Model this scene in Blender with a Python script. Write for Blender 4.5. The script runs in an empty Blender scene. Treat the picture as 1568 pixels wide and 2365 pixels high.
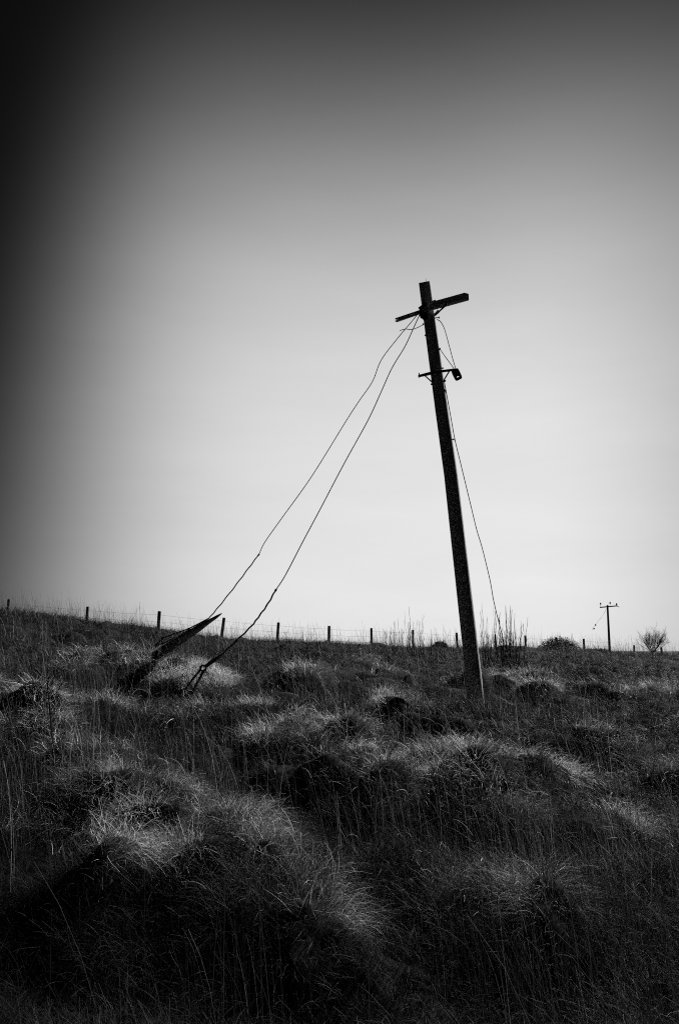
import bpy, bmesh, math, random
import numpy as np
from mathutils import Vector, Matrix

random.seed(7)
rng = np.random.default_rng(7)
scene = bpy.context.scene
R = math.radians

# ------------------------------------------------------------------ camera
EYE = 1.62
FPX = 1971.0                    # focal length in units of the 1568 x 2365 measuring grid
PITCH = R(9.2)
cam_data = bpy.data.cameras.new('camera')
cam_data.sensor_fit = 'VERTICAL'
cam_data.sensor_height = 36.0
cam_data.lens = 36.0 * FPX / 2365.0
cam_data.clip_start = 0.05
cam_data.clip_end = 6000.0
cam = bpy.data.objects.new('camera', cam_data)
scene.collection.objects.link(cam)
cam.location = (0, 0, EYE)
cam.rotation_euler = (math.pi / 2 + PITCH, 0, 0)
scene.camera = cam

# ------------------------------------------------------------------ sky and sun
SUN_AZ = R(40)                  # clockwise from +Y (the way the photographer looks)
SUN_EL = R(33)
world = bpy.data.worlds.new('World')
scene.world = world
world.use_nodes = True
wt = world.node_tree
wt.nodes.clear()


def wn(kind, **kw):
    n = wt.nodes.new(kind)
    for k, v in kw.items():
        setattr(n, k, v)
    return n


def wm(op, a, b=None, clamp=False):
    n = wt.nodes.new('ShaderNodeMath')
    n.operation = op
    n.use_clamp = clamp
    for i, v in enumerate((a, b)):
        if v is None:
            continue
        if isinstance(v, (int, float)):
            n.inputs[i].default_value = v
        else:
            wt.links.new(v, n.inputs[i])
    return n.outputs[0]


sky = wn('ShaderNodeTexSky')
sky.sky_type = 'NISHITA'
sky.sun_disc = False
sky.sun_elevation = SUN_EL
sky.sun_rotation = SUN_AZ
sky.altitude = 300
sky.air_density = 1.0
sky.dust_density = 1.5
bw = wn('ShaderNodeSeparateColor')
wt.links.new(sky.outputs['Color'], bw.inputs['Color'])
tc = wn('ShaderNodeTexCoord')
sep = wn('ShaderNodeSeparateXYZ')
wt.links.new(tc.outputs['Generated'], sep.inputs[0])
# bright low ahead; a lens vignette painted into the sky darkens it sideways
# and with height
VIGNETTE_AZ, VIGNETTE_EL = 0.207, 0.003
SB = 0.545
az = wm('ARCTAN2', sep.outputs['X'], sep.outputs['Y'])
el = wm('ARCSINE', sep.outputs['Z'])
off = wm('SUBTRACT', az, VIGNETTE_AZ)
sa = wm('MAXIMUM', wm('SUBTRACT', 0.525, wm('MULTIPLY', el, 0.087)), 0.2)
da_l = wm('POWER', wm('DIVIDE', wm('MAXIMUM', wm('MULTIPLY', off, -1.0), 0.0), sa), 6.0)
da_r = wm('POWER', wm('DIVIDE', wm('MAXIMUM', off, 0.0), 0.315), 2.0)
de = wm('ABSOLUTE', wm('DIVIDE', wm('SUBTRACT', el, VIGNETTE_EL), SB))
rr = wm('ADD', wm('ADD', da_l, da_r), wm('POWER', de, 4.3))
vignette_fall = wm('EXPONENT', wm('MULTIPLY', rr, -1.0))
vignette_fall = wm('ADD', wm('MULTIPLY', vignette_fall, 0.993), 0.0055)
nish = wm('POWER', wm('MULTIPLY', bw.outputs['Green'], 0.25), 0.12)
# barely visible streaks of thin high cloud
veil = wn('ShaderNodeTexNoise')
veil.inputs['Scale'].default_value = 6.0
veil.inputs['Detail'].default_value = 8.0
veil.inputs['Roughness'].default_value = 0.6
vmap = wn('ShaderNodeMapping')
vmap.inputs['Rotation'].default_value = (0, R(24), 0)
vmap.inputs['Scale'].default_value = (0.5, 0.5, 2.6)
wt.links.new(tc.outputs['Generated'], vmap.inputs['Vector'])
wt.links.new(vmap.outputs[0], veil.inputs['Vector'])
lum = wm('MULTIPLY', wm('MULTIPLY', vignette_fall, nish), wm('ADD', 0.92, wm('MULTIPLY', veil.outputs['Fac'], 0.16)))
bg = wn('ShaderNodeBackground')
comb = wn('ShaderNodeCombineColor')
for i in range(3):
    wt.links.new(wm('MULTIPLY', lum, 2.95), comb.inputs[i])
wt.links.new(comb.outputs[0], bg.inputs['Color'])
bg.inputs['Strength'].default_value = 0.10
wout = wn('ShaderNodeOutputWorld')
wt.links.new(bg.outputs[0], wout.inputs['Surface'])

sun_data = bpy.data.lights.new('sun', 'SUN')
sun_data.energy = 5.0
sun_data.angle = R(0.53)
sun_data.color = (1.0, 1.0, 1.0)          # the photograph is black and white
sun = bpy.data.objects.new('sun', sun_data)
scene.collection.objects.link(sun)
sun_dir = Vector((math.sin(SUN_AZ) * math.cos(SUN_EL), math.cos(SUN_AZ) * math.cos(SUN_EL), math.sin(SUN_EL)))
sun.rotation_euler = sun_dir.to_track_quat('Z', 'Y').to_euler()
sun.location = (20, 25, 20)

vs = scene.view_settings
vs.view_transform = 'Standard'
vs.look = 'None'
vs.exposure = 1.3
vs.gamma = 1.0
vs.use_curve_mapping = False
scene.cycles.use_denoising = False
scene.cycles.use_adaptive_sampling = True
scene.cycles.adaptive_threshold = 0.02
scene.cycles.adaptive_min_samples = 32
scene.cycles.filter_width = 1.1
scene.cycles.max_bounces = 5
scene.cycles.diffuse_bounces = 3
scene.cycles.transparent_max_bounces = 4


# ------------------------------------------------------------------ helpers
def ray(x, y):
    cx, cy = (x - 784.0) / FPX, (1182.5 - y) / FPX
    return Vector((cx, math.cos(PITCH) - cy * math.sin(PITCH), math.sin(PITCH) + cy * math.cos(PITCH)))


def at(x, y, Y):
    """Point of the place seen along grid position x, y at ground distance Y ahead."""
    d = ray(x, y)
    return Vector((0, 0, EYE)) + d * (Y / d.y)


def depth_of(p):
    return p.y * math.cos(PITCH) + (p.z - EYE) * math.sin(PITCH)


def px(n, p):
    """Size in metres of n grid units at point p."""
    return n / FPX * depth_of(p)


def tag(o, label, cat, group=None):
    o['label'] = label
    o['category'] = cat
    if group:
        o['group'] = group
    return o


def thing(name, loc, label, cat, group=None):
    o = bpy.data.objects.new(name, None)
    o.empty_display_size = 0.2
    scene.collection.objects.link(o)
    o.location = loc
    return tag(o, label, cat, group)


class MB:
    """Collects vertices and faces in world coordinates for ONE mesh object."""

    def __init__(self):
        self.v, self.f = [], []

    def tube(self, pts, radii, n=8, cap=True, wob=0.0):
        pts = [Vector(p) for p in pts]
        if isinstance(radii, (int, float)):
            radii = [radii] * len(pts)
        b0 = len(self.v)
        t0 = (pts[1] - pts[0]).normalized()
        u = t0.orthogonal().normalized()
        for i, p in enumerate(pts):
            t = (pts[min(i + 1, len(pts) - 1)] - pts[max(i - 1, 0)]).normalized()
            u = (u - t * u.dot(t)).normalized()
            w = t.cross(u)
            for k in range(n):
                a = 2 * math.pi * k / n
                r = radii[i] * (1 + (random.uniform(-wob, wob) if wob else 0))
                self.v.append(p + u * (math.cos(a) * r) + w * (math.sin(a) * r))
        for i in range(len(pts) - 1):
            for k in range(n):
                a, b = b0 + i * n + k, b0 + i * n + (k + 1) % n
                self.f.append((a, b, b + n, a + n))
        if cap:
            self.f.append(tuple(b0 + k for k in reversed(range(n))))
            e = b0 + (len(pts) - 1) * n
            self.f.append(tuple(e + k for k in range(n)))
        return self

    def beam(self, p, q, u, w1, h1, w2=None, h2=None):
        """Square bar from p to q; u is the up hint, w sideways, h along u."""
        p, q, u = Vector(p), Vector(q), Vector(u)
        w2, h2 = w2 or w1, h2 or h1
        t = (q - p).normalized()
        u = (u - t * u.dot(t)).normalized()
        s = t.cross(u)
        b = len(self.v)
        c = 0.18
        ring = [(1, 1 - c), (1 - c, 1), (-1 + c, 1), (-1, 1 - c), (-1, -1 + c), (-1 + c, -1), (1 - c, -1), (1, -1 + c)]
        for (o, w, h) in ((p, w1, h1), (q, w2, h2)):
            for (a, d) in ring:
                self.v.append(o + s * (a * w / 2) + u * (d * h / 2))
        for k in range(8):
            a, d = b + k, b + (k + 1) % 8
            self.f.append((a, d, d + 8, a + 8))
        self.f.append(tuple(b + k for k in reversed(range(8))))
        self.f.append(tuple(b + 8 + k for k in range(8)))
        return self

    def lathe(self, p, axis, prof, n=16):
        """prof: list of (distance along axis, radius)."""
        p, axis = Vector(p), Vector(axis).normalized()
        return self.tube([p + axis * s for s, r in prof], [max(r, 1e-4) for s, r in prof], n)

    def torus(self, c, axis, R0, r, n=20, m=8, sx=1.0):
        c, axis = Vector(c), Vector(axis).normalized()
        u = axis.orthogonal().normalized()
        w = axis.cross(u)
        b = len(self.v)
        for i in range(n):
            a = 2 * math.pi * i / n
            d = u * math.cos(a) + w * math.sin(a)
            cc = c + u * (math.cos(a) * R0 * sx) + w * (math.sin(a) * R0)
            for k in range(m):
                e = 2 * math.pi * k / m
                self.v.append(cc + d * (math.cos(e) * r) + axis * (math.sin(e) * r))
        for i in range(n):
            for k in range(m):
                i2, k2 = (i + 1) % n, (k + 1) % m
                self.f.append((b + i * m + k, b + i2 * m + k, b + i2 * m + k2, b + i * m + k2))
        return self

    def build(self, name, mat, parent=None, smooth=True):
        me = bpy.data.meshes.new(name)
        off = Vector((0, 0, 0)) if parent is None else world_loc(parent)
        me.from_pydata([tuple(v - off) for v in self.v], [], self.f)
        me.update()
        bm = bmesh.new()
        bm.from_mesh(me)
        bmesh.ops.recalc_face_normals(bm, faces=bm.faces)
        bm.to_mesh(me)
        bm.free()
        if smooth:
            me.shade_smooth()
            me.set_sharp_from_angle(angle=R(40))
        me.materials.append(mat)
        o = bpy.data.objects.new(name, me)
        scene.collection.objects.link(o)
        o.parent = parent
        return o


def world_loc(o):
    p = Vector(o.location)
    while o.parent:
        o = o.parent
        p += Vector(o.location)
    return p


def smooth_path(pts, n=8):
    """Catmull-Rom through the points."""
    pts = [Vector(p) for p in pts]
    P = [pts[0] * 2 - pts[1]] + pts + [pts[-1] * 2 - pts[-2]]
    out = []
    for i in range(1, len(P) - 2):
        for k in range(n):
            t = k / n
            a, b, c, d = P[i - 1], P[i], P[i + 1], P[i + 2]
            out.append(0.5 * ((2 * b) + (c - a) * t + (2 * a - 5 * b + 4 * c - d) * t * t + (3 * b - a - 3 * c + d) * t ** 3))
    out.append(pts[-1])
    return out


# ------------------------------------------------------------------ materials (all neutral grey)
def material(name, lo, hi, rough=0.8, scale=(8, 8, 8), detail=6, bump=0.0, bump_scale=1.0, spec=0.3, wave=False):
    m = bpy.data.materials.new(name)
    m.use_nodes = True
    nt = m.node_tree
    b = nt.nodes['Principled BSDF']
    t = nt.nodes.new('ShaderNodeTexCoord')
    mp = nt.nodes.new('ShaderNodeMapping')
    mp.inputs['Scale'].default_value = scale
    nt.links.new(t.outputs['Object'], mp.inputs['Vector'])
    n = nt.nodes.new('ShaderNodeTexNoise')
    n.inputs['Scale'].default_value = 1.0
    n.inputs['Detail'].default_value = detail
    n.inputs['Roughness'].default_value = 0.65
    nt.links.new(mp.outputs[0], n.inputs['Vector'])
    cr = nt.nodes.new('ShaderNodeValToRGB')
    cr.color_ramp.elements[0].position = 0.32
    cr.color_ramp.elements[0].color = (lo, lo, lo, 1)
    cr.color_ramp.elements[1].position = 0.72
    cr.color_ramp.elements[1].color = (hi, hi, hi, 1)
    nt.links.new(n.outputs['Fac'], cr.inputs['Fac'])
    nt.links.new(cr.outputs['Color'], b.inputs['Base Color'])
    b.inputs['Roughness'].default_value = rough
    b.inputs['Specular IOR Level'].default_value = spec
    if bump:
        bp = nt.nodes.new('ShaderNodeBump')
        bp.inputs['Strength'].default_value = bump
        bp.inputs['Distance'].default_value = 0.02 * bump_scale
        nt.links.new(n.outputs['Fac'], bp.inputs['Height'])
        nt.links.new(bp.outputs[0], b.inputs['Normal'])
    return m


def blade_material(name, stops, trans=0.25, rough=0.6, spec=0.06):
    """Dry grass: each blade carries its own tone, painted light and shade included."""
    m = bpy.data.materials.new(name)
    m.use_nodes = True
    nt = m.node_tree
    b = nt.nodes['Principled BSDF']
    at_ = nt.nodes.new('ShaderNodeAttribute')
    at_.attribute_name = 'tone'
    cr = nt.nodes.new('ShaderNodeValToRGB')
    el_ = cr.color_ramp.elements
    while len(el_) < len(stops):
        el_.new(0.5)
    for e, (p, v) in zip(el_, stops):
        e.position = p
        e.color = (v, v, v, 1)
    nt.links.new(at_.outputs['Fac'], cr.inputs['Fac'])
    nt.links.new(cr.outputs['Color'], b.inputs['Base Color'])
    b.inputs['Roughness'].default_value = rough
    b.inputs['Specular IOR Level'].default_value = spec
    tr = nt.nodes.new('ShaderNodeBsdfTranslucent')
    nt.links.new(cr.outputs['Color'], tr.inputs['Color'])
    mx = nt.nodes.new('ShaderNodeMixShader')
    mx.inputs['Fac'].default_value = trans
    nt.links.new(b.outputs[0], mx.inputs[1])
    nt.links.new(tr.outputs[0], mx.inputs[2])
    nt.links.new(mx.outputs[0], nt.nodes['Material Output'].inputs['Surface'])
    return m


M_wood = material('weathered_pole_wood', 0.16, 0.34, 0.9, (38, 38, 1.6), 6, 0.45, 0.6, 0.08)
M_post = material('fence_post_wood', 0.03, 0.09, 0.9, (40, 40, 3), 6, 0.5, 0.5, 0.15)
M_stake = material('broken_wood', 0.02, 0.06, 0.9, (30, 30, 6), 8, 0.6, 0.8, 0.15)
M_steel = material('rusted_steel', 0.03, 0.08, 0.7, (25, 25, 25), 6, 0.2, 0.2, 0.3)
M_wire = material('stranded_wire', 0.015, 0.04, 0.75, (30, 30, 30), 3, 0.0, 1, 0.25)
M_ceramic = material('dirty_insulator', 0.012, 0.03, 0.9, (10, 10, 10), 3, 0.0, 1, 0.08)
M_twig = material('dark_twigs', 0.02, 0.06, 0.9, (12, 12, 12), 3, 0.0, 1, 0.1)
M_soil = material('thatch_and_soil', 0.003, 0.010, 1.0, (6, 6, 6), 10, 0.6, 2.0, 0.05)
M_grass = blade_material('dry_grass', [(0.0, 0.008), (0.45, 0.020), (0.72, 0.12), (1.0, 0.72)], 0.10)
M_stalk = blade_material('dry_stalks', [(0.0, 0.012), (0.6, 0.06), (1.0, 0.45)], 0.15)


# ------------------------------------------------------------------ terrain
def vnoise(x, y, seed=0):
    """Smooth value noise in 0..1 on arrays."""
    xi, yi = np.floor(x), np.floor(y)
    fx, fy = x - xi, y - yi
    fx, fy = fx * fx * (3 - 2 * fx), fy * fy * (3 - 2 * fy)

    def h(a, b):
        s = np.sin(a * 127.1 + b * 311.7 + seed * 74.7) * 43758.5453
        return s - np.floor(s)
    return (h(xi, yi) * (1 - fx) + h(xi + 1, yi) * fx) * (1 - fy) + (h(xi, yi + 1) * (1 - fx) + h(xi + 1, yi + 1) * fx) * fy


def fbm(x, y, seed=0, o=3):
    s, a, t = 0, 0.5, 0
    for k in range(o):
        s = s + a * vnoise(x * 2 ** k + 13.7 * k, y * 2 ** k - 7.3 * k, seed + k)
        t += a
        a *= 0.5
    return s / t


def fence_y(X):
    return 35.65 + 0.832 * np.clip(X, -22, 40)


# height of the skyline above the eye, read along the fence line
_sky = [(-300, 1358), (0, 1392), (200, 1419), (370, 1441), (517, 1465), (643, 1473), (760, 1476), (857, 1483), (953, 1489),
        (1053, 1490), (1142, 1492), (1212, 1495), (1283, 1496), (1346, 1501), (1405, 1506), (1464, 1508), (1568, 1509), (1900, 1514)]
_sx, _sz = [], []
for (x_, y_) in _sky:
    d_ = ray(x_, y_)
    k_ = 35.65 / (d_.y - 0.832 * d_.x)          # meets the fence line Y = 35.65 + .832 X
    _sx.append(d_.x * k_)
    _sz.append(EYE + d_.z * k_ - 0.10)
_sx, _sz = np.array(_sx), np.array(_sz)
_u = np.array([-9, 0.05, 0.13, 0.20, 0.27, 0.4, 0.55, 0.7, 0.85, 1.0])
_g = np.array([0, 0.0, 0.03, 0.14, 0.27, 0.48, 0.66, 0.80, 0.92, 1.0])


def base_z(X, Y):
    X, Y = np.asarray(X, float), np.asarray(Y, float)
    yf = fence_y(X)
    u = Y / yf
    zr = np.interp(X * np.clip(yf / np.maximum(Y, 8), 0.6, 1.6) if False else X, _sx, _sz)
    z = -0.06 + (zr + 0.06) * np.interp(u, _u, _g)
    over = np.maximum(Y - yf - 0.8, 0)
    z = z - 3.2 * (1 - np.exp(-over / 14.0)) - np.clip(zr, 0, 9) * (1 - np.exp(-over / 40.0))
    return z


def hit(x, y, lift=0.0, fn=None):
    """Where the ray through grid position x, y meets the bare slope."""
    d = ray(x, y)
    d = d / d.y
    Y = np.linspace(2.0, 60.0, 6000)
    z = EYE + d.z * Y
    g = (fn or base_z)(d.x * Y, Y) + lift
    i = int(np.argmax(z <= g)) if np.any(z <= g) else len(Y) - 1
    return Vector((d.x * Y[i], Y[i], float(g[i])))


# tussock ridges: grid polyline of the crest, height, width behind, width in front
RIDGES = [
    ([(60, 1850), (170, 1825), (290, 1842)], 0.34, 0.50, 0.28),
    ([(290, 1775), (390, 1752), (480, 1790), (555, 1815)], 0.42, 0.60, 0.34),
    ([(330, 1900), (420, 1880), (520, 1925), (600, 1950), (690, 1985)], 0.38, 0.40, 0.26),
    ([(600, 1880), (660, 1920), (720, 1985), (780, 2050)], 0.24, 0.36, 0.30),
    ([(640, 1640), (700, 1612), (760, 1650), (820, 1690), (870, 1720)], 0.46, 0.80, 0.55),
    ([(860, 1765), (915, 1742), (960, 1760)], 0.34, 0.45, 0.28),
    ([(990, 1752), (1080, 1745), (1160, 1770), (1250, 1800)], 0.38, 0.55, 0.30),
    ([(1020, 1690), (1110, 1680), (1200, 1690), (1290, 1715)], 0.40, 0.60, 0.30),
    ([(1060, 1990), (1130, 1960), (1220, 1972), (1290, 2010)], 0.26, 0.26, 0.25),
    ([(1440, 1830), (1500, 1860)], 0.14, 0.3, 0.2),
    ([(1380, 1640), (1480, 1655), (1568, 1690)], 0.40, 0.8, 0.4),
    ([(260, 1575), (340, 1560), (440, 1570)], 0.55, 1.0, 0.45),
    ([(380, 1515), (440, 1500), (500, 1530)], 0.50, 1.0, 0.6),
    ([(160, 1478), (230, 1462), (330, 1478)], 0.60, 1.2, 0.6),
    ([(-40, 1610), (60, 1570), (140, 1620), (210, 1680)], 0.55, 0.9, 0.4),
    ([(680, 1505), (740, 1515)], 0.4, 0.9, 0.5),
    ([(840, 1500), (880, 1520)], 0.4, 0.9, 0.5),
    ([(1160, 1530), (1220, 1525), (1260, 1545)], 0.45, 1.0, 0.5),
    ([(1470, 1550), (1540, 1545)], 0.45, 1.2, 0.6),
    ([(900, 1590), (980, 1580)], 0.35, 0.7, 0.4),
    ([(540, 1580), (600, 1570)], 0.35, 0.7, 0.4),
]
POLE_XY = (1.96, 12.45)
_segs = []
for (pl, H, wb, wf) in RIDGES:
    ps = [hit(x, y + (14 if y < 1800 else 0), 0.10 + 0.8 * H) for x, y in pl]
    for a_, b_ in zip(ps[:-1], ps[1:]):
        _segs.append((a_.x, a_.y, b_.x, b_.y, H, wb, wf, id(pl)))


# hollows between the tussocks, sunk and with shade painted into their grass: grid position, half width and depth in metres
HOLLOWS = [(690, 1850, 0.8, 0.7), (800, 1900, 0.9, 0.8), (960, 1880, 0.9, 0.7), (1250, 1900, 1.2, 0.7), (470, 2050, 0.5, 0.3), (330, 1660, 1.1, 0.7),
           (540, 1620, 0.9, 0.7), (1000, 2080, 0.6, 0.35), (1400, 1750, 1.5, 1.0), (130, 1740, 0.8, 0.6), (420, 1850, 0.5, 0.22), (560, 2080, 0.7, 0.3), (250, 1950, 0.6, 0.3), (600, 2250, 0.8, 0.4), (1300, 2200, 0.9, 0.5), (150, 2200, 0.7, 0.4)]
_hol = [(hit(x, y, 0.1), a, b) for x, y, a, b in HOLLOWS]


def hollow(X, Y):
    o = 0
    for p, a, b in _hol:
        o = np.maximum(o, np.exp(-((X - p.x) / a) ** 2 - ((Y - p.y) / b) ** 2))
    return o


def domes(x, y, cell, rlo, rhi, hlo, hhi, seed):
    """Rounded tussocks, one to a cell of a jittered grid, sides steep and tops round."""
    xi, yi = np.floor(x / cell), np.floor(y / cell)
    out = np.zeros_like(x)

    def h(a, b, k):
        s = np.sin(a * 127.1 + b * 311.7 + (seed + k) * 74.7) * 43758.5453
        return s - np.floor(s)
    for i in (-1, 0, 1):
        for j in (-1, 0, 1):
            a, b = xi + i, yi + j
            cx = (a + 0.15 + 0.7 * h(a, b, 1)) * cell
            cy = (b + 0.15 + 0.7 * h(a, b, 2)) * cell
            r = rlo + (rhi - rlo) * h(a, b, 3)
            st = 0.8 + 0.9 * h(a, b, 4)
            d2 = (((x - cx) / st) ** 2 + (y - cy) ** 2) / (r * r)
            hh = hlo + (hhi - hlo) * h(a, b, 5) ** 1.4
            out = np.maximum(out, hh * np.clip(1 - d2, 0, 1) ** 0.75)
    return out


def full_z(X, Y, tussock=False):
    X, Y = np.asarray(X, float), np.asarray(Y, float)
    z = base_z(X, Y)
    by = {}
    crest = 0
    hol = hollow(X, Y)
    wx = X + 0.55 * (fbm(X * 1.3, Y * 1.3, 21) - 0.5) + 0.22 * (fbm(X * 4, Y * 4, 22, 2) - 0.5)
    wy = Y + 0.55 * (fbm(X * 1.3, Y * 1.3, 25) - 0.5) + 0.22 * (fbm(X * 4, Y * 4, 26, 2) - 0.5)
    for (ax, ay, bx, by_, H, wb, wf, key) in _segs:
        dx, dy = bx - ax, by_ - ay
        t = np.clip(((wx - ax) * dx + (wy - ay) * dy) / (dx * dx + dy * dy + 1e-9), 0, 1)
        ox, oy = wx - (ax + t * dx), wy - (ay + t * dy)
        d = np.sqrt(ox * ox + oy * oy)
        w = np.where(oy < 0, wf * 1.1, np.minimum(wb * 1.1, 0.75))
        h = H * np.exp(-(d / w) ** 2)
        crest = np.maximum(crest, h / H)
        by[key] = np.maximum(by.get(key, 0), h)
    bump = 0
    for v in by.values():
        bump = np.maximum(bump, v) + 0.25 * np.minimum(bump, v)
    fade = np.clip((Y - 0.5) / 3.0, 0, 1) * np.clip((75 - Y) / 30, 0, 1)
    # ordinary tussocks everywhere
    qx = X + 0.25 * (fbm(X * 2.2, Y * 2.2, 31, 2) - 0.5) * 2
    qy = Y + 0.25 * (fbm(X * 2.2, Y * 2.2, 35, 2) - 0.5) * 2
    big = domes(qx, qy, 0.95, 0.30, 0.55, 0.04, 0.22, 3)
    small = domes(qx + 4.3, qy + 1.7, 0.50, 0.14, 0.28, 0.03, 0.15, 11)
    tus = big * 1.15 * (0.8 + 0.2 * np.clip((Y - 5) / 3, 0, 1)) * (0.35 + 1.3 * vnoise(X * 0.8, Y * 0.8, 19)) + small * 0.8 + 0.10 * (fbm(X * 0.5, Y * 0.4, 3, 2) - 0.5)
    bare = 1 - np.exp(-((X - POLE_XY[0]) ** 2 + (Y - POLE_XY[1]) ** 2) / 0.5)
    bump = bump * bare
    tus = tus * (0.5 + 0.5 * bare)
    near_crest = np.exp(-((Y - fence_y(X)) / 3.0) ** 2)
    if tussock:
        return np.clip((crest - 0.50) / 0.42, 0, 1) * 0.64 + tus * 0.55 - 0.38 * hol  # tone mask: crests painted as lit, hollows painted as shaded
    return z + fade * (bump * 0.8 + tus * (1 - 0.75 * near_crest) * (1 - 0.75 * hol) - 0.12 - 0.14 * hol)


def build_ground():
    ang = np.concatenate([np.linspace(-42, 42, 360), np.linspace(45, 315, 46)])
    ang = np.radians(ang)
    r = np.concatenate([[0.4], np.geomspace(1.2, 60, 560), np.geomspace(66, 4500, 40)])
    A, Rr = np.meshgrid(ang, r)
    X, Y = Rr * np.sin(A), Rr * np.cos(A)
    Z = full_z(X, Y)
    far = np.clip((Rr - 55) / 25, 0, 1)
    Z = Z * (1 - far) + far * np.minimum(Z, -1.6)
    na, nr = len(ang), len(r)
    co = np.c_[X.ravel(), Y.ravel(), Z.ravel()]
    co = np.vstack([co, [[0, 0, float(full_z(0.0, 0.0))]]])
    faces = []
    for i in range(nr - 1):
        for k in range(na):
            k2 = (k + 1) % na
            faces.append((i * na + k, (i + 1) * na + k, (i + 1) * na + k2, i * na + k2))
    c = nr * na
    for k in range(na):
        faces.append((c, k, (k + 1) % na))
    me = bpy.data.meshes.new('ground')
    me.from_pydata(co.tolist(), [], faces)
    me.update()
    bm = bmesh.new()
    bm.from_mesh(me)
    bmesh.ops.recalc_face_normals(bm, faces=bm.faces)
    bm.to_mesh(me)
    bm.free()
    me.shade_smooth()
    me.materials.append(M_soil)
    o = bpy.data.objects.new('ground', me)
    scene.collection.objects.link(o)
    o['kind'] = 'structure'
    return o


build_ground()


# ------------------------------------------------------------------ grass
def ribbons(name, root, L, phi, th0, th1, w0, tone, K=5, mat=None, power=1.2, taper=0.75, sway=0.0, up=None):
    """Curved tapering blades as one mesh. root (N,3); all else (N,)."""
    N = len(L)
    t = np.linspace(0, 1, K + 1)
    P = np.zeros((N, K + 1, 3))
    P[:, 0] = root
    ph = phi.copy()
    if up is None:
        up = np.tile([0.0, 0.0, 1.0], (N, 1))
    for k in range(K):
        th = th0 + th1 * ((k + 0.5) / K) ** power
        s = (L / K)[:, None]
        ph = ph + sway * rng.normal(0, 1, N)
        tan = np.stack([np.sin(ph), np.cos(ph), np.zeros(N)], 1)
        tan -= up * np.sum(tan * up, 1, keepdims=True)
        tan /= np.linalg.norm(tan, axis=1, keepdims=True)
        P[:, k + 1] = P[:, k] + s * (np.sin(th)[:, None] * tan + np.cos(th)[:, None] * up)
    tw = phi + rng.uniform(0, np.pi, N)
    side = np.stack([np.cos(tw), -np.sin(tw), rng.normal(0, 0.25, N)], 1)
    side /= np.linalg.norm(side, axis=1, keepdims=True)
    w = w0[:, None] * (1 - t[None, :] * taper)
    V = np.empty((N, K + 1, 2, 3), np.float32)
    V[:, :, 0] = P - side[:, None] * w[..., None] * 0.5
    V[:, :, 1] = P + side[:, None] * w[..., None] * 0.5
    nv = N * (K + 1) * 2
    base = (np.arange(N) * (K + 1) * 2)[:, None, None]
    k = np.arange(K)[None, :, None] * 2
    q = np.array([0, 1, 3, 2])[None, None, :]
    F = (base + k + q).reshape(-1)
    nf = N * K
    me = bpy.data.meshes.new(name)
    me.vertices.add(nv)
    me.vertices.foreach_set('co', V.reshape(-1))
    me.loops.add(nf * 4)
    me.loops.foreach_set('vertex_index', F.astype(np.int32))
    me.polygons.add(nf)
    me.polygons.foreach_set('loop_start', (np.arange(nf) * 4).astype(np.int32))
    me.update(calc_edges=True)
    a = me.attributes.new('tone', 'FLOAT', 'POINT')
    a.data.foreach_set('value', np.repeat(tone.astype(np.float32), (K + 1) * 2))
    me.materials.append(mat)
    o = bpy.data.objects.new(name, me)
    scene.collection.objects.link(o)
    return o


def scatter(n, y0, y1, half=0.46, pad=0.9):
    """Points spread evenly over the wedge of ground ahead between two distances."""
    Y = np.sqrt(rng.uniform(y0 * y0, y1 * y1, n))
    X = rng.uniform(-1, 1, n) * (half * Y + pad)
    return X, Y


def slope_dir(X, Y):
    e = 0.08
    gx = (full_z(X + e, Y) - full_z(X - e, Y)) / (2 * e)
    gy = (full_z(X, Y + e) - full_z(X, Y - e)) / (2 * e)
    return gx, gy


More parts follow.
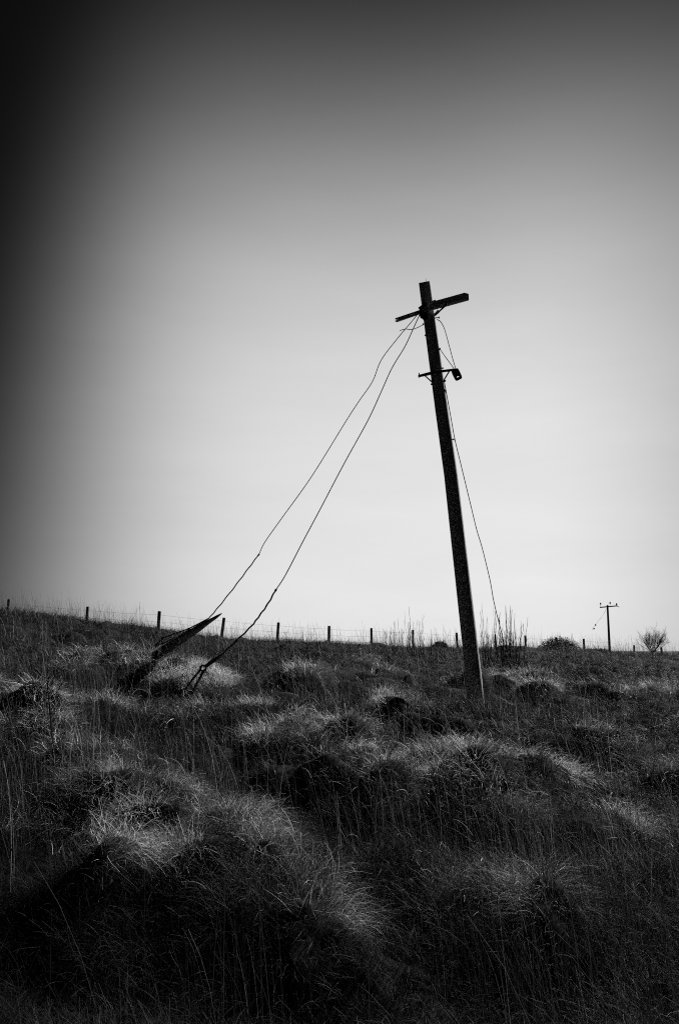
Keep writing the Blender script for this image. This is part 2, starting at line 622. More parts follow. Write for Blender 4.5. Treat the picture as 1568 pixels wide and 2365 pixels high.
def grass_zone(n, y0, y1, Lr, w, mat=0.78, half=0.46):
    X, Y = scatter(n, y0, y1, half)
    keep = Y < fence_y(X) + 4.0
    patch = fbm(X * 0.9, Y * 0.7, 41, 3)
    keep &= rng.uniform(0, 1, n) < np.clip(0.45 + 1.5 * (patch - 0.28), 0.4, 1)
    X, Y, patch = X[keep], Y[keep], patch[keep]
    gx, gy = slope_dir(X, Y)
    g = np.hypot(gx, gy)
    k2 = rng.uniform(0, 1, len(X)) < np.clip(np.sqrt(1 + g * g) / 1.9, 0, 1)
    X, Y, patch, gx, gy, g = X[k2], Y[k2], patch[k2], gx[k2], gy[k2], g[k2]
    n = len(X)
    Z = full_z(X, Y)
    # blades comb down the side of their tussock and a little with the wind (to the right)
    vx, vy = -gx + 0.22 + rng.normal(0, 0.48, n) + 1.5 * (vnoise(X * 6, Y * 6, 61) - 0.5), -gy - 0.05 + rng.normal(0, 0.48, n) + 1.5 * (vnoise(X * 6, Y * 6, 67) - 0.5)
    phi = np.arctan2(vx, vy)
    L = rng.uniform(*Lr, n) * (0.7 + 0.6 * patch)
    # most of it lies matted over the tussock, some stands up in tufts
    flat = rng.uniform(0, 1, n) < mat
    th0 = np.where(flat, np.clip(rng.normal(0.5, 0.3, n), 0.05, 1.3), np.abs(rng.normal(0.25, 0.2, n)))
    end = np.where(flat, np.clip(rng.normal(1.5, 0.35, n), 0.7, 2.3), np.clip(rng.normal(1.2, 0.4, n), 0.3, 2.2)) + 0.5 * (vnoise(X * 4.5, Y * 4.5, 71) - 0.5)
    th1 = np.maximum(end - th0, 0.05)
    upv = np.stack([-gx, -gy, np.ones(n) * 1.0], 1) * np.where(flat, 1, 0)[:, None] + np.stack([-0.3 * gx, -0.3 * gy, np.ones(n)], 1) * np.where(flat, 0, 1)[:, None]
    upv /= np.linalg.norm(upv, axis=1, keepdims=True)
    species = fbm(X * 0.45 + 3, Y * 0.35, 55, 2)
    # sunlight painted into the blade tone on tussock crests, shade into the hollows
    painted_light = np.clip((full_z(X, Y, True) - 0.06) / 0.46, -0.3, 1)
    painted_shade = 0.42 * np.clip((6.6 - Y + 0.8 * X) / 2.5, 0, 1.4) + 0.20 * np.clip((X / np.maximum(Y, 1) - 0.22) / 0.15, 0, 1) + 0.20 * np.clip((Y - 15) / 8, 0, 1)  # shade painted into the blades: foreground, right side, far slope
    tone = np.clip(rng.normal(-0.13, 0.20, n) - painted_shade * (1 - 0.85 * np.clip(painted_light, 0, 1)) + 0.5 * (species - 0.5) + 0.95 * painted_light + 0.5 * (vnoise(X * 5, Y * 5, 83) - 0.5), 0, 1)
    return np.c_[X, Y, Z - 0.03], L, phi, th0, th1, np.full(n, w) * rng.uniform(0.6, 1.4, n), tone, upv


def stack_zones(parts):
    return [np.concatenate([p[i] for p in parts]) for i in range(len(parts[0]))]


DENS = 2.8
zones = [
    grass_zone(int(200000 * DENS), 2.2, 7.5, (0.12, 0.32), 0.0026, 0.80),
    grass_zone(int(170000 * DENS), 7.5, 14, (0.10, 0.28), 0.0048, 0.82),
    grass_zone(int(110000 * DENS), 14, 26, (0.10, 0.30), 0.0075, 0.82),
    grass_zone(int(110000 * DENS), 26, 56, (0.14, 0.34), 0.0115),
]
# longer grass left standing round the foot of the pole
n = 1500
a_, d_ = rng.uniform(0, 2 * np.pi, n), 0.13 + np.abs(rng.normal(0, 0.22, n))
X, Y = POLE_XY[0] + d_ * np.cos(a_), POLE_XY[1] + d_ * np.sin(a_)
zones.append((np.c_[X, Y, full_z(X, Y) - 0.03], rng.uniform(0.2, 0.6, n), a_ + rng.normal(0, 1.0, n), np.abs(rng.normal(0.1, 0.15, n)), np.abs(rng.normal(0.6, 0.4, n)),
              rng.uniform(0.002, 0.0045, n), np.clip(rng.normal(0.45, 0.25, n), 0, 1), np.tile([0.0, 0.0, 1.0], (n, 1))))
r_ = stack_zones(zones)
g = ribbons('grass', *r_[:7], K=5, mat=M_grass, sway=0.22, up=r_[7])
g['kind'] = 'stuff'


# long flowering stalks standing above the matted grass
def stalk_zone(n, y0, y1, Lr, w, lean=0.16, bend=0.5, thr=0.35):
    X, Y = scatter(n, y0, y1)
    patch = fbm(X * 0.7 + 9, Y * 0.5, 77, 2)
    keep = (Y < fence_y(X) + 3.0) & (rng.uniform(0, 1, n) < np.clip((patch - thr) * 5, 0.04, 1))
    X, Y = X[keep], Y[keep]
    n = len(X)
    Z = full_z(X, Y)
    phi = rng.normal(-1.2, 1.1, n)
    L = Lr[0] + (Lr[1] - Lr[0]) * rng.uniform(0, 1, n) ** 2.0
    th0 = np.abs(rng.normal(0, lean, n))
    th1 = np.abs(rng.normal(0.0, bend, n))
    tone = np.clip(rng.normal(0.42, 0.25, n) - 0.26 * np.clip((6.6 - Y) / 2.5, 0, 1.4), 0, 1)  # near stalks toned darker, foreground shade put into their colour
    return np.c_[X, Y, Z - 0.03], L, phi, th0, th1, np.full(n, w) * rng.uniform(0.6, 1.4, n), tone


sz = [
    stalk_zone(9000, 2.4, 7.5, (0.5, 1.05), 0.0020),
    stalk_zone(9000, 7.5, 16, (0.5, 0.95), 0.0028),
    stalk_zone(9000, 16, 30, (0.45, 0.85), 0.0040),
    stalk_zone(19000, 24, 52, (0.2, 0.95), 0.0055, 0.16, 0.4, 0.40),
]
s_ = stack_zones(sz)
g = ribbons('grass_stalks', *s_, K=6, mat=M_stalk, power=2.0, taper=0.6, sway=0.05)
g['kind'] = 'stuff'

# broken bleached straws lying loose over the tussocks
X, Y = scatter(3000, 5.2, 20)
n = len(X)
g = ribbons('loose_straw_grass', np.c_[X, Y, full_z(X, Y) + rng.uniform(0.05, 0.28, n)], rng.uniform(0.08, 0.28, n), rng.uniform(-3.14, 3.14, n),
            rng.uniform(0.3, 1.4, n), rng.uniform(0.2, 1.6, n), rng.uniform(0.002, 0.0042, n), np.clip(rng.normal(0.8, 0.15, n), 0, 1), K=5, mat=M_stalk, taper=0.3)
g['kind'] = 'stuff'


# ------------------------------------------------------------------ leaning utility pole
P_base = hit(1101, 1652, -0.05, full_z)
YB = P_base.y
P_base, P_top = at(1101, 1650, YB), at(980, 651, YB + 1.2)
P_axis = (P_top - P_base).normalized()
P_len = (P_top - P_base).length


def on_pole(x, y):
    """Point on the pole's axis level with grid row y, and its distance ahead."""
    best = min((abs((lambda p: 1182.5 - FPX * ((p.z - EYE) * math.cos(PITCH) - p.y * math.sin(PITCH)) / depth_of(p))(P_base + P_axis * (P_len * i / 800)) - y), i) for i in range(801))
    return P_base + P_axis * (P_len * best[1] / 800)


def near_pole(x, y, toward=0.0):
    p = on_pole(x, y)
    return at(x, y, p.y - toward)


pole = thing('utility_pole', P_base, 'tall wooden utility pole leaning left with tilted crossarm and two stay wires', 'utility pole')
pts, rad = [], []
for i in range(-6, 41):
    k = i / 40
    yy = 1650 - 999 * k
    xx = float(np.interp(yy, [651, 944.6, 1098, 1360, 1546, 1650, 1800], [980, 1019.4, 1041, 1070.6, 1091.5, 1102, 1117]))
    p = at(xx, yy, YB + 1.2 * k)
    k = max(0, k)
    pts.append(p)
    rad.append((px(19.0, P_base) * (1 - k) + px(13.4, P_top) * k) )
b = MB()
b.tube(pts, rad, 28, wob=0.006)
# the top is sawn off a little aslant
e_ = at(993.4, 648.5, P_top.y) - at(967, 653.5, P_top.y)
n_ = (P_top - Vector((0, 0, EYE))).cross(e_).normalized()
for k_ in range(28):
    v_ = b.v[46 * 28 + k_]
    b.v[46 * 28 + k_] = v_ - P_axis * ((v_ - P_top).dot(n_) / P_axis.dot(n_))
b.build('shaft', M_wood, pole)

# a thin splinter at the cut top
MB().tube([P_top + P_axis * -0.05 + Vector((0.03, 0, 0)), P_top + P_axis * 0.07 + Vector((0.028, 0, 0))], [0.006, 0.002], 5).build('splinter', M_wood, pole)

# wooden crossarm: squared timber on the right, weathered thin on the left
view_up = Vector((0, -math.sin(PITCH), math.cos(PITCH)))
cR, cL = near_pole(1077, 685, 0.75), near_pole(915, 739.5, -0.45)
cM1 = near_pole(1012, 703, 0.30)
cM0 = near_pole(998, 709, 0.22)
cMl = near_pole(985, 713.5, 0.06)
cMl = Vector(cM0 + (cL - cM0) * 0.16)
b = MB()
b.beam(cM1, cR, view_up, px(17, cR), px(16.5, cR), px(17, cR), px(16, cR))
b.beam(cM0 + (cM0 - cM1) * 0.3, cM1, view_up, px(15, cR), px(11, cR), px(16.5, cR), px(16.2, cR))
b.build('crossarm', M_wood, pole, smooth=False)
b = MB()
# left stub: two thin weathered strips with a slot between them
up = view_up * px(2.7, cL)
b.beam(cM0, cL + up, view_up, 0.06, px(3.4, cL))
b.beam(cM0 - view_up * px(4, cL), cL - up, view_up, 0.06, px(3.0, cL))
for f0, f1 in ((0.30, 0.46), (0.60, 0.94)):
    q0, q1 = cM0 + (cL - cM0) * f0, cM0 + (cL - cM0) * f1
    b.beam(q0 - up * 0.0, q1, view_up, 0.03, px(4.4, cL))
b.build('crossarm_stub', M_wood, pole, smooth=False)
# braces and fittings
b = MB()
b.beam(near_pole(1031, 703.5, 0.5), near_pole(1003, 729, 0.05), view_up, 0.012, px(4.0, cR))
b.build('brace', M_steel, pole, smooth=False)
b = MB()
b.beam(near_pole(1012, 719, 0.1), near_pole(1004, 727, 0.0), view_up, 0.03, px(8, cR), 0.03, px(5, cR))
b.build('brace_bracket', M_steel, pole, smooth=False)
MB().torus(near_pole(1008.5, 711.5, 0.10), Vector((0.1, -1, 0.1)), px(2.6, cR), px(0.8, cR), 16, 6, 1.2).build('ring_bolt', M_steel, pole)
# shackle cluster at the left of the pole where the stays were fixed
b = MB()
c0 = near_pole(976, 712, 0.05)
b.beam(near_pole(969, 715, 0.02), near_pole(986, 701, 0.12), view_up, 0.06, px(10, c0), 0.05, px(8, c0))
b.beam(near_pole(969.5, 718, 0.02), near_pole(975, 734, 0.02), view_up, 0.05, 0.05)
b.build('shackle_plate', M_steel, pole, smooth=False)
b = MB()
s0, s1 = near_pole(974, 722, 0.06), near_pole(987, 741, 0.06)
b.lathe(s0, s1 - s0, [(0.0, 0.02), (0.01, px(6, c0)), (0.05, px(7.4, c0)), (0.07, px(5, c0)), (0.09, px(7, c0)), (0.13, px(7, c0)), (0.16, 0.02)], 16)
b.build('insulator', M_ceramic, pole)
b = MB()
b.tube([near_pole(992, 699, 0.16), near_pole(1005, 694.5, 0.13)], [0.02, 0.018], 8)
b.build('bolt', M_steel, pole)
for (x, y, x2, y2) in ((981.5, 774.5, 990, 774), (976.5, 749, 986, 746), (995.5, 887.5, 1004, 886), (1028, 879.5, 1018, 881), (1014, 733.5, 1004, 734), (1047.5, 1015, 1039, 1014), (1016, 805.5, 1008, 806)):
    b = MB()
    q0, q1 = near_pole(x, y, 0.02), near_pole(x2, y2, 0.02)
    d = (q0 - q1).normalized()
    b.tube([q1, q0], 0.008, 6).tube([q0 - d * 0.010, q0 + d * 0.008], 0.016, 6)
    b.build('bolt', M_steel, pole)

# lower steel bar with braces
lb = MB()
lL, lP0, lP1, lR = near_pole(967.5, 868.5, -0.25), near_pole(995, 862, 0.02), near_pole(1020, 857.5, 0.10), near_pole(1051, 853.5, 0.38)
lb.beam(lL, lP0, view_up, 0.045, px(5, lL), 0.045, px(6.5, lL))
lb.beam(lP0, lP1, view_up, 0.05, px(6.5, lL), 0.05, px(6.5, lL))
lb.beam(lP1, lR, view_up, 0.045, px(5.2, lL), 0.045, px(4.8, lL))
lb.beam(near_pole(967.5, 861.5, -0.25), near_pole(967, 872, -0.25), Vector((1, 0, 0)), 0.02, px(2.2, lL))
lb.build('steel_bar', M_steel, pole, smooth=False)
for (q0, q1) in ((near_pole(980, 866.5, -0.18), near_pole(999, 884, 0.0)), (near_pole(1038, 856, 0.25), near_pole(1024, 879, 0.06))):
    MB().beam(q0, q1, view_up, 0.012, px(3.0, lL)).build('bar_brace', M_steel, pole, smooth=False)
MB().beam(near_pole(994, 853, 0.14), near_pole(1024, 850, 0.14), view_up, 0.02, 0.02).build('clamp_band', M_steel, pole, smooth=False)

# egg-shaped strain insulator hanging at the bar's end (a hole through its lower half)
ic = near_pole(1054.5, 865, 0.42)
ax_i = (near_pole(1060, 878, 0.42) - near_pole(1048, 853, 0.42)).normalized()
side_i = ax_i.cross(ic - Vector((0, 0, EYE))).normalized()
fwd_i = side_i.cross(ax_i).normalized()


def pierced_barrel(mb, c, ax, sd, fw, hl, hw, hole_off, hole_r, n=40):
    """Rounded block with a hole right through it, front to back."""
    b0 = len(mb.v)
    outer, inner = [], []
    for k in range(n):
        a = 2 * math.pi * k / n
        ca, sa = math.cos(a), math.sin(a)
        e = (abs(ca) ** 5 + abs(sa) ** 5) ** (-1 / 5)
        outer.append((ca * e * hw, sa * e * hl))
        inner.append((ca * hole_r * 1.25, hole_off + sa * hole_r))
    rings = []
    for (ring, s, z) in ((inner, 1, -0.8), (outer, 0.72, -1.0), (outer, 1.0, -0.45), (outer, 1.0, 0.45), (outer, 0.72, 1.0), (inner, 1, 0.8)):
        idx = []
        for (u_, v_) in ring:
            mb.v.append(c + sd * (u_ * s) + ax * (v_ * s) + fw * (z * hw * 0.6))
            idx.append(len(mb.v) - 1)
        rings.append(idx)
    for r0, r1 in zip(rings, rings[1:] + rings[:1]):
        for k in range(n):
            k2 = (k + 1) % n
            mb.f.append((r0[k], r0[k2], r1[k2], r1[k]))


b = MB()
pierced_barrel(b, ic, ax_i, side_i, fwd_i, px(13.6, ic), px(9.0, ic), px(6.2, ic), px(3.0, ic))
b.build('strain_insulator', M_ceramic, pole)


# ------------------------------------------------------------------ wires
def wire(name, pts, r, parent=None, twist=0.0, n=6, seg=8):
    p = smooth_path(pts, seg)
    if twist:
        for i in range(len(p)):
            a = i * 1.1
            p[i] = p[i] + Vector((math.cos(a), 0, math.sin(a))) * twist
    return MB().tube(p, r, n).build(name, M_wire, parent)


# stay that runs down to the splintered stub
def path(spec, Y0, Y1):
    ys = [s[1] for s in spec]
    out = []
    L = [0]
    for a, c in zip(spec[:-1], spec[1:]):
        L.append(L[-1] + math.hypot(c[0] - a[0], c[1] - a[1]))
    for s, l in zip(spec, L):
        t = l / L[-1]
        out.append(at(s[0], s[1], Y0 + (Y1 - Y0) * t))
    return out


stub_base = hit(362, 1523, 0.02, full_z)
YS = stub_base.y
Yp = on_pole(0, 735).y
w1 = path([(967, 722), (951, 742), (915, 785), (880, 832), (860, 881), (830, 925), (800, 971), (720, 1100), (650, 1198), (612, 1252), (598, 1281)], Yp, Yp + (YS - Yp) * 0.72)
w1b = path([(598, 1281), (570, 1318), (540, 1358), (505, 1402), (483, 1428)], w1[-1].y, YS + 0.25)
stay1 = thing('stay_wire', w1[0], 'twisted stay wire running from the pole top down to the pointed broken timber', 'wire')
wire('upper_strand', w1, px(1.05, w1[0]), stay1)
wire('lower_strand', w1b, px(1.5, w1b[0]), stay1, 0.004)
MB().tube([w1b[0] + (w1b[0] - w1b[1]) * 0.05, w1b[0] - (w1b[0] - w1b[1]) * 0.08], 0.014, 8).build('wire_clip', M_steel, stay1)
wire('stay_rod', [w1b[-1], at(440, 1450, YS + 0.22), at(400, 1465, YS + 0.1), at(371, 1476, YS)], px(1.6, w1b[-1]), stay1)
wire('stay_rod', [at(440, 1452, YS + 0.2), at(405, 1473, YS + 0.05), at(362, 1492, YS - 0.05)], px(1.5, w1b[-1]), stay1)
MB().beam(at(376, 1473, YS), at(360, 1493, YS - 0.02), view_up, 0.04, px(5, w1b[-1])).build('anchor_plate', M_steel, stay1, smooth=False)

anchor2 = hit(436, 1592, 0.10, full_z)
YA = anchor2.y
w2 = path([(970, 724), (955, 757), (935, 800), (905, 850), (880, 905), (850, 970), (795, 1070), (740, 1175), (700, 1250), (660, 1327), (637, 1363)], Yp, Yp + (YA - Yp) * 0.74)
w2b = path([(637, 1363), (618, 1396), (598, 1424), (580, 1447), (545, 1481), (512, 1512)], w2[-1].y, YA + 0.05)
stay2 = thing('stay_wire', w2[0], 'straighter stay wire from the pole top to an eye rod buried in the grass', 'wire')
wire('upper_strand', w2, px(1.15, w2[0]), stay2)
wire('lower_strand', w2b, px(2.1, w2b[0]), stay2, 0.0045)
MB().tube([w2b[0] + (w2b[0] - w2b[1]) * 0.06, w2b[0] - (w2b[0] - w2b[1]) * 0.06], 0.018, 8).build('wire_clip', M_steel, stay2)
e0, e1 = at(512, 1512, YA + 0.05), at(477, 1538, YA)
MB().tube([e0, e0 + (e1 - e0) * 0.5, e1], [px(2.6, e0), px(4.6, e0), px(4.2, e0)], 10).build('turnbuckle', M_steel, stay2)
ec = at(470, 1543, YA)
MB().torus(ec, Vector((0.2, -1, 0.1)), px(6.2, ec), px(2.4, ec), 20, 8).build('thimble_eye', M_steel, stay2)
b = MB()
b.tube([at(465, 1545, YA), at(440, 1575, YA), at(420, 1605, YA)], px(2.6, ec), 8)
b.build('anchor_rod', M_steel, stay2)
b = MB()
b.tube([at(471, 1549, YA), at(456, 1577, YA - 0.02), at(438, 1612, YA - 0.04)], px(3.0, ec), 8)
b.build('anchor_rod', M_steel, stay2)

# loose ends round the pole
o = wire('loose_wire', path([(988, 738), (984, 744), (975, 751), (958, 759), (947, 761), (936, 760), (923, 763.5)], Yp, Yp - 0.2), px(0.85, c0))
tag(o, 'short frayed wire end sticking out left below the crossarm', 'wire')
o = wire('loose_wire', path([(1009, 738), (1017, 743), (1026, 760), (1036, 795), (1044, 825), (1052, 852)], Yp - 0.05, ic.y), px(0.95, c0))
tag(o, 'slack bowed wire from the crossarm brace down to the hanging insulator', 'wire')
o = wire('loose_wire', path([(1015, 805), (1028, 824), (1040, 840), (1049, 853)], on_pole(0, 805).y, ic.y), px(1.0, c0))
tag(o, 'short straight tie wire slanting from pole to the hanging insulator', 'wire')
foot = hit(1170, 1500, 0.0, full_z)
o = wire('loose_wire', path([(1025, 878), (1030, 905), (1040, 960), (1050, 1015), (1062, 1065), (1085, 1160), (1100, 1222), (1112, 1262), (1126, 1318), (1133, 1350), (1139, 1385), (1149, 1428), (1158, 1462), (1166, 1496)],
                          on_pole(0, 878).y - 0.1, 15.5), px(0.95, c0))
tag(o, 'long thin wire hanging down right of the pole into the tall weeds', 'wire')

# ------------------------------------------------------------------ splintered timber stub lying against the slope
tip = at(513, 1416.5, YS - 0.9)
low = at(376, 1504, YS)
stub = thing('broken_timber', low, 'dark broken timber with a sharp splintered point slanting out of the grass', 'timber')
ax_s = (tip - low)
prof = [(-0.14, 10.0), (0.0, 10.2), (0.12, 10.2), (0.3, 9.6), (0.45, 8.8), (0.6, 7.6), (0.72, 6.2), (0.84, 4.4), (0.92, 3.0), (0.985, 1.4), (1.0, 0.6)]
pts = [low + ax_s * t   for t, r in prof]
rad = [px(r, low) for t, r in prof]
MB().tube(pts, rad, 12, wob=0.12).build('timber', M_stake, stub)

# ------------------------------------------------------------------ fence along the ridge
posts = [(22, 1384, 7.5), (203.5, 1401, 6.8), (369, 1411.5, 8), (518, 1426.5, 7.2), (643.5, 1437.5, 7), (760, 1445.5, 6.6), (857.5, 1450.5, 5.6), (953, 1454.5, 5.2), (1054, 1461, 5.2),
         (1143, 1465, 4.4), (1212, 1467.5, 5), (1283, 1471.5, 4.4), (1347, 1475, 5.0), (1405.6, 1478, 4.6), (1463.5, 1490, 4.4), (1526, 1494.5, 4.8)]
f0 = at(22, 1420, 27.0)
fence = thing('fence', f0, 'post and wire fence running along the ridge against the sky', 'fence')
tops = []
leans = [0.02, 0.02, 0.03, 0.10, 0.05, 0.01, 0.0, -0.02, -0.03, 0.0, -0.02, 0.0, -0.02, -0.01, 0.05, -0.01]
for (x, y, w), ln in zip(posts, leans):
    dxy = ray(x, y)
    k = 35.65 / (dxy.y - 0.832 * dxy.x)
    t = Vector((0, 0, EYE)) + dxy * k
    foot = Vector((t.x - ln * 1.2, t.y, min(float(full_z(t.x, t.y)), t.z - 0.6) - 0.3))
    r = px(w, t) / 2
    n_ = (t - foot)
    b = MB()
    b.tube([foot, foot + n_ * 0.5, foot + n_ * 0.97, t], [r * 1.05, r, r, r * 0.86], 10, wob=0.05)
    b.build('post', M_post, fence)
    tops.append((t, foot))
for fr in (0.12, 0.34, 0.56):
    pl = [t + (fo - t).normalized() * (fr * 1.1) - Vector((0, 0.06, 0)) for t, fo in tops]
    full = []
    for a, c in zip(pl[:-1], pl[1:]):
        full += [a, (a + c) / 2 - Vector((0, 0, 0.02))]
    full.append(pl[-1])
    e = (pl[0] - pl[1]) * 2
    MB().tube([pl[0] + e] + full + [pl[-1] - e * 1.5], 0.0030, 5).build('fence_wire', M_wire, fence)


# ------------------------------------------------------------------ distant utility pole beyond the ridge
YD = 86.0
dt, dm = at(1402, 1397.5, YD), at(1407, 1500, YD)
db = dm + (dm - dt) * 0.75
dp = thing('utility_pole', db, 'small distant upright utility pole with T crossarm beyond the ridge', 'utility pole')
MB().tube([db, dm, dt], [px(3.4, db), px(2.9, dm), px(2.1, dt)], 12).build('shaft', M_wood, dp)
a0, a1 = at(1384.5, 1402.8, YD + 0.6), at(1424.5, 1399.2, YD - 0.6)
MB().beam(a0, a1, view_up, 0.11, px(2.6, dt)).build('crossarm', M_wood, dp, smooth=False)
MB().tube([a1 - Vector((0.1, 0, 0)), at(1429, 1402, YD - 0.6)], 0.03, 6).build('wire_end', M_wire, dp)
for (x, y, hh) in ((1386, 1402, 9.0), (1408, 1401, 10.5), (1423, 1399.5, 3.0)):
    q = at(x, y, YD)
    up = view_up * px(hh, q)
    b = MB()
    b.tube([q, q + up * 0.8], 0.015, 6)
    b.lathe(q + up * 0.62, up, [(0, 0.03), (0.03, px(1.9, q)), (0.09, px(1.9, q)), (0.11, px(1.3, q)), (0.15, px(1.6, q)), (0.2, 0.03)], 10)
    b.build('insulator', M_ceramic, dp)
hw = thing('hanging_wire', at(1398, 1408, YD), 'faint slack wire with two small insulators hanging left of the distant pole', 'wire')
wire('wire', path([(1400, 1405), (1393, 1418), (1382, 1433), (1372, 1446), (1366, 1455)], YD, YD - 2), px(0.22, dt), hw)
for (x, y) in ((1374.5, 1443.5), (1371, 1452)):
    q = at(x, y, YD - 1.5)
    d = (at(x - 3, y + 3, YD - 1.5) - q).normalized()
    MB().lathe(q - d * 0.07, d, [(0, 0.02), (0.02, px(1.8, q)), (0.08, px(2.0, q)), (0.12, px(1.4, q)), (0.15, 0.02)], 10).build('insulator', M_ceramic, hw)


# ------------------------------------------------------------------ plants on the skyline
def branch(mb, p, d, L, r, depth, spread=0.55, up=0.08):
    n = 4
    pts = [p]
    dd = d.copy()
    for i in range(n):
        dd = (dd + Vector((random.gauss(0, 0.10), random.gauss(0, 0.10), random.gauss(up, 0.06)))).normalized()
        pts.append(pts[-1] + dd * (L / n))
    mb.tube(pts, [r * (1 - 0.5 * i / n) for i in range(n + 1)], 5)
    if depth > 0:
        for i in range(random.choice((3, 4, 4))):
            t = random.uniform(0.3, 1.0)
            k = min(n - 1, int(t * n))
            q = pts[k].lerp(pts[k + 1], t * n - k)
            nd = (dd + Vector((random.gauss(0, spread), random.gauss(0, spread), random.gauss(0.15, 0.3)))).normalized()
            branch(mb, q, nd, L * random.uniform(0.5, 0.75), r * 0.55, depth - 1, spread, up)


YT = 66.0
tb = at(1508, 1512, YT)
tree = thing('bare_tree', tb, 'small leafless rounded tree on the skyline right of the distant pole', 'tree')
b = MB()
hgt = px(72, tb)
b.tube([tb - Vector((0, 0, 0.6)), tb, tb + Vector((0.02, 0, hgt * 0.12))], [0.07, 0.06, 0.05], 8)
b.build('trunk', M_twig, tree)
b = MB()
for i in range(26):
    a = random.uniform(0, 2 * math.pi)
    s = random.uniform(0.15, 1.7)
    d = Vector((math.cos(a) * s, math.sin(a) * s, 1.0)).normalized()
    branch(b, tb + Vector((0, 0, hgt * 0.05)), d, hgt * random.uniform(0.36, 0.50), 0.018, 3, 0.42, 0.05)
b.build('crown', M_twig, tree)


def leafy_bush(name, cx, cy, Yb, wpx, hpx, label, n_leaf=2600, spikes=12):
    base = at(cx, cy, Yb)
    o = thing(name, base, label, 'bush', 'bushes on the ridge')
    W, H = px(wpx, base) / 2, px(hpx, base)
    b = MB()
    for i in range(spikes):
        a = random.uniform(-1, 1)
        q = base + Vector((a * W * 0.9, random.uniform(-0.4, 0.4) * W, -0.25))
        h = H * math.sqrt(max(0.05, 1 - a * a)) * random.uniform(0.9, 1.25) + 0.25
        b.tube([q, q + Vector((random.gauss(0, 0.04), 0, h * 0.6)), q + Vector((random.gauss(0, 0.1), 0, h))], [0.012, 0.009, 0.004], 5)
    b.build('stems', M_twig, o)
    b = MB()
    for i in range(n_leaf):
        a, c = random.gauss(0, 0.45), random.gauss(0, 0.4)
        rr_ = a * a + c * c
        if rr_ > 0.98:
            continue
        top = math.sqrt(1 - rr_) * (0.82 + 0.30 * math.sin(a * 17 + 1) * math.sin(c * 11 + 2))
        z = (random.random() ** 0.6) * top * H
        p = base + Vector((a * W, c * W, z - 0.12))
        s = random.uniform(0.012, 0.03)
        u = Vector((random.gauss(0, 1), random.gauss(0, 1), random.gauss(0, 1))).normalized()
        w = u.orthogonal().normalized()
        k = len(b.v)
        b.v += [p - u * s * 1.6, p + w * s * 0.6, p + u * s * 1.6, p - w * s * 0.6]
        b.f.append((k, k + 1, k + 2, k + 3))
    b.build('foliage', M_twig, o, smooth=False)
    return o


leafy_bush('bush', 1290, 1502, 43.5, 112, 36, 'wide low dark bush hugging the fence left of the distant pole', 9000, 26)
leafy_bush('bush', 1016, 1492, 38.0, 44, 17, 'small rounded dark bush at the fence just left of the leaning pole', 3500, 8)
leafy_bush('bush', 1385, 1505, 45.0, 60, 13, 'low scrubby bush at the foot of the distant pole', 3000, 14)


def weed_clump(cx, cy, spec, Yb, label, thick=0.006):
    base = Vector(at(cx, cy, Yb))
    base.z = float(full_z(base.x, base.y))
    o = thing('weed_clump', base, label, 'weeds', 'tall weed clumps on the slope')
    b = MB()
    for (x, ytop, dx) in spec:
        top = at(x + dx, ytop, Yb + random.uniform(-0.4, 0.4))
        f = Vector((at(x, cy, top.y).x, top.y, 0))
        f.z = float(full_z(f.x, f.y)) - 0.03
        n = 7
        pts = []
        for i in range(n + 1):
            t = i / n
            pts.append(f.lerp(top, t) + Vector((0.10 * (t * t - t) * random.uniform(-1, 1), 0, 0)) + Vector((random.gauss(0, 0.006), 0, 0)))
        r0 = thick * random.uniform(0.7, 1.3)
        b.tube(pts, [r0 * (1 - 0.65 * i / n) for i in range(n + 1)], 5)
        # short side sprigs near the top
        for k in range(random.randint(1, 4)):
            i = random.randint(3, n - 1)
            d = (pts[i + 1] - pts[i]).normalized() + Vector((random.uniform(-0.5, 0.5), random.uniform(-0.4, 0.4), 0.2))
            b.tube([pts[i], pts[i] + d * random.uniform(0.05, 0.16)], [r0 * 0.5, r0 * 0.25], 4)
    b.build('stems', M_twig, o)
    return o


def stems(x0, x1, ylo, yhi, n, lean=6):
    return [(random.uniform(x0, x1), random.choice((random.uniform(yhi, ylo), random.uniform((yhi + ylo) / 2, ylo))), random.gauss(0, lean)) for _ in range(n)]


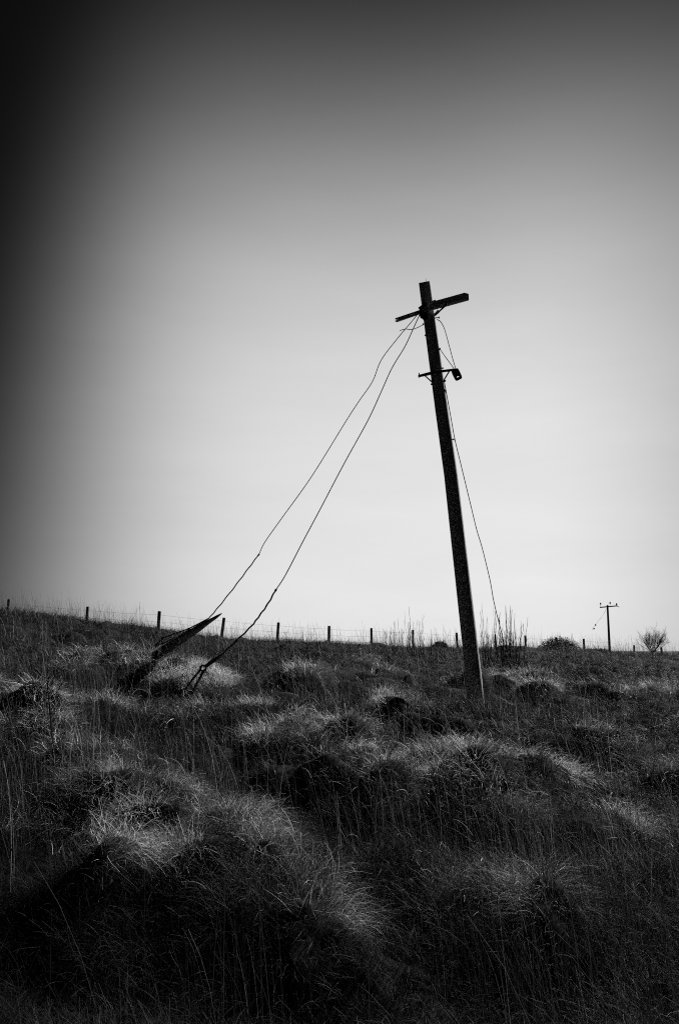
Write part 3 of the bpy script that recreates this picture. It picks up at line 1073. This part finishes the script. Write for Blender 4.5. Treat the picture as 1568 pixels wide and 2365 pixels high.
weed_clump(945, 1500, [(948, 1401, -3), (940, 1412, -6), (928, 1425, -10), (960, 1432, 2), (970, 1418, 6)] + stems(885, 985, 1480, 1425, 46, 5), 26.0, 'sparse tall thin weeds on the skyline between two fence posts left of leaning pole', 0.0075)
weed_clump(1030, 1500, [(1020, 1442, 3), (1006, 1468, 4), (1042, 1450, -4)] + stems(990, 1066, 1486, 1448, 36, 4), 27.0, 'short wispy weeds on the skyline just left of the leaning pole', 0.005)
weed_clump(1150, 1510, [(1140, 1400, -1), (1143, 1408, 1), (1120, 1392, -7), (1128, 1424, -3), (1165, 1398, 2), (1168, 1402, 0), (1174, 1400, 5), (1160, 1440, 0), (1180, 1430, 6), (1192, 1440, 16), (1196, 1450, 4), (1206, 1425, 12)]
           + stems(1112, 1200, 1480, 1405, 60, 7), 22.0, 'dense tall weed stems right of the leaning pole where a wire hangs', 0.0085)
weed_clump(320, 1480, [(322, 1390, 2), (316, 1400, 0), (326, 1412, 3), (310, 1438, -2)] + stems(280, 380, 1470, 1415, 30, 6), 19.0, 'dark thin weeds above the slope left of the broken timber', 0.0055)
weed_clump(590, 1510, stems(572, 606, 1496, 1450, 24, 4), 26.0, 'wispy weeds on the skyline between the timber tip and the next fence post', 0.005)
weed_clump(655, 1510, [(640, 1425, 6), (655, 1460, 0)] + stems(640, 676, 1498, 1455, 24, 4), 26.0, 'wispy weeds around the first fence post right of both stay wires', 0.005)
weed_clump(725, 1510, [(700, 1448, 2)] + stems(698, 730, 1500, 1458, 20, 4), 26.0, 'short faint weeds left of the fence post nearest mid picture', 0.005)

# dark dead thistle standing in the grass at the left edge
tb = hit(124, 1760, 0.1, full_z)
th = thing('dead_thistle', tb, 'dark dead thistle stem with short side twigs at the left of the slope', 'plant')
b = MB()
spine = [at(x, y, tb.y) for x, y in ((124, 1785), (123, 1730), (119, 1680), (116, 1640), (111, 1590), (113, 1562))]
sp = smooth_path(spine, 4)
b.tube(sp, [0.012 - 0.008 * i / len(sp) for i in range(len(sp))], 6)
b.build('stem', M_twig, th)
b = MB()
for i in range(4, len(sp) - 1):
    for s in (-1, 1):
        d = Vector((s * random.uniform(0.5, 1), random.uniform(-0.5, 0.5), random.uniform(0.2, 0.9))).normalized()
        L = random.uniform(0.05, 0.16)
        b.tube([sp[i], sp[i] + d * L * 0.6, sp[i] + d * L + Vector((0, 0, 0.02))], [0.004, 0.003, 0.005], 4)
b.build('twigs', M_twig, th)
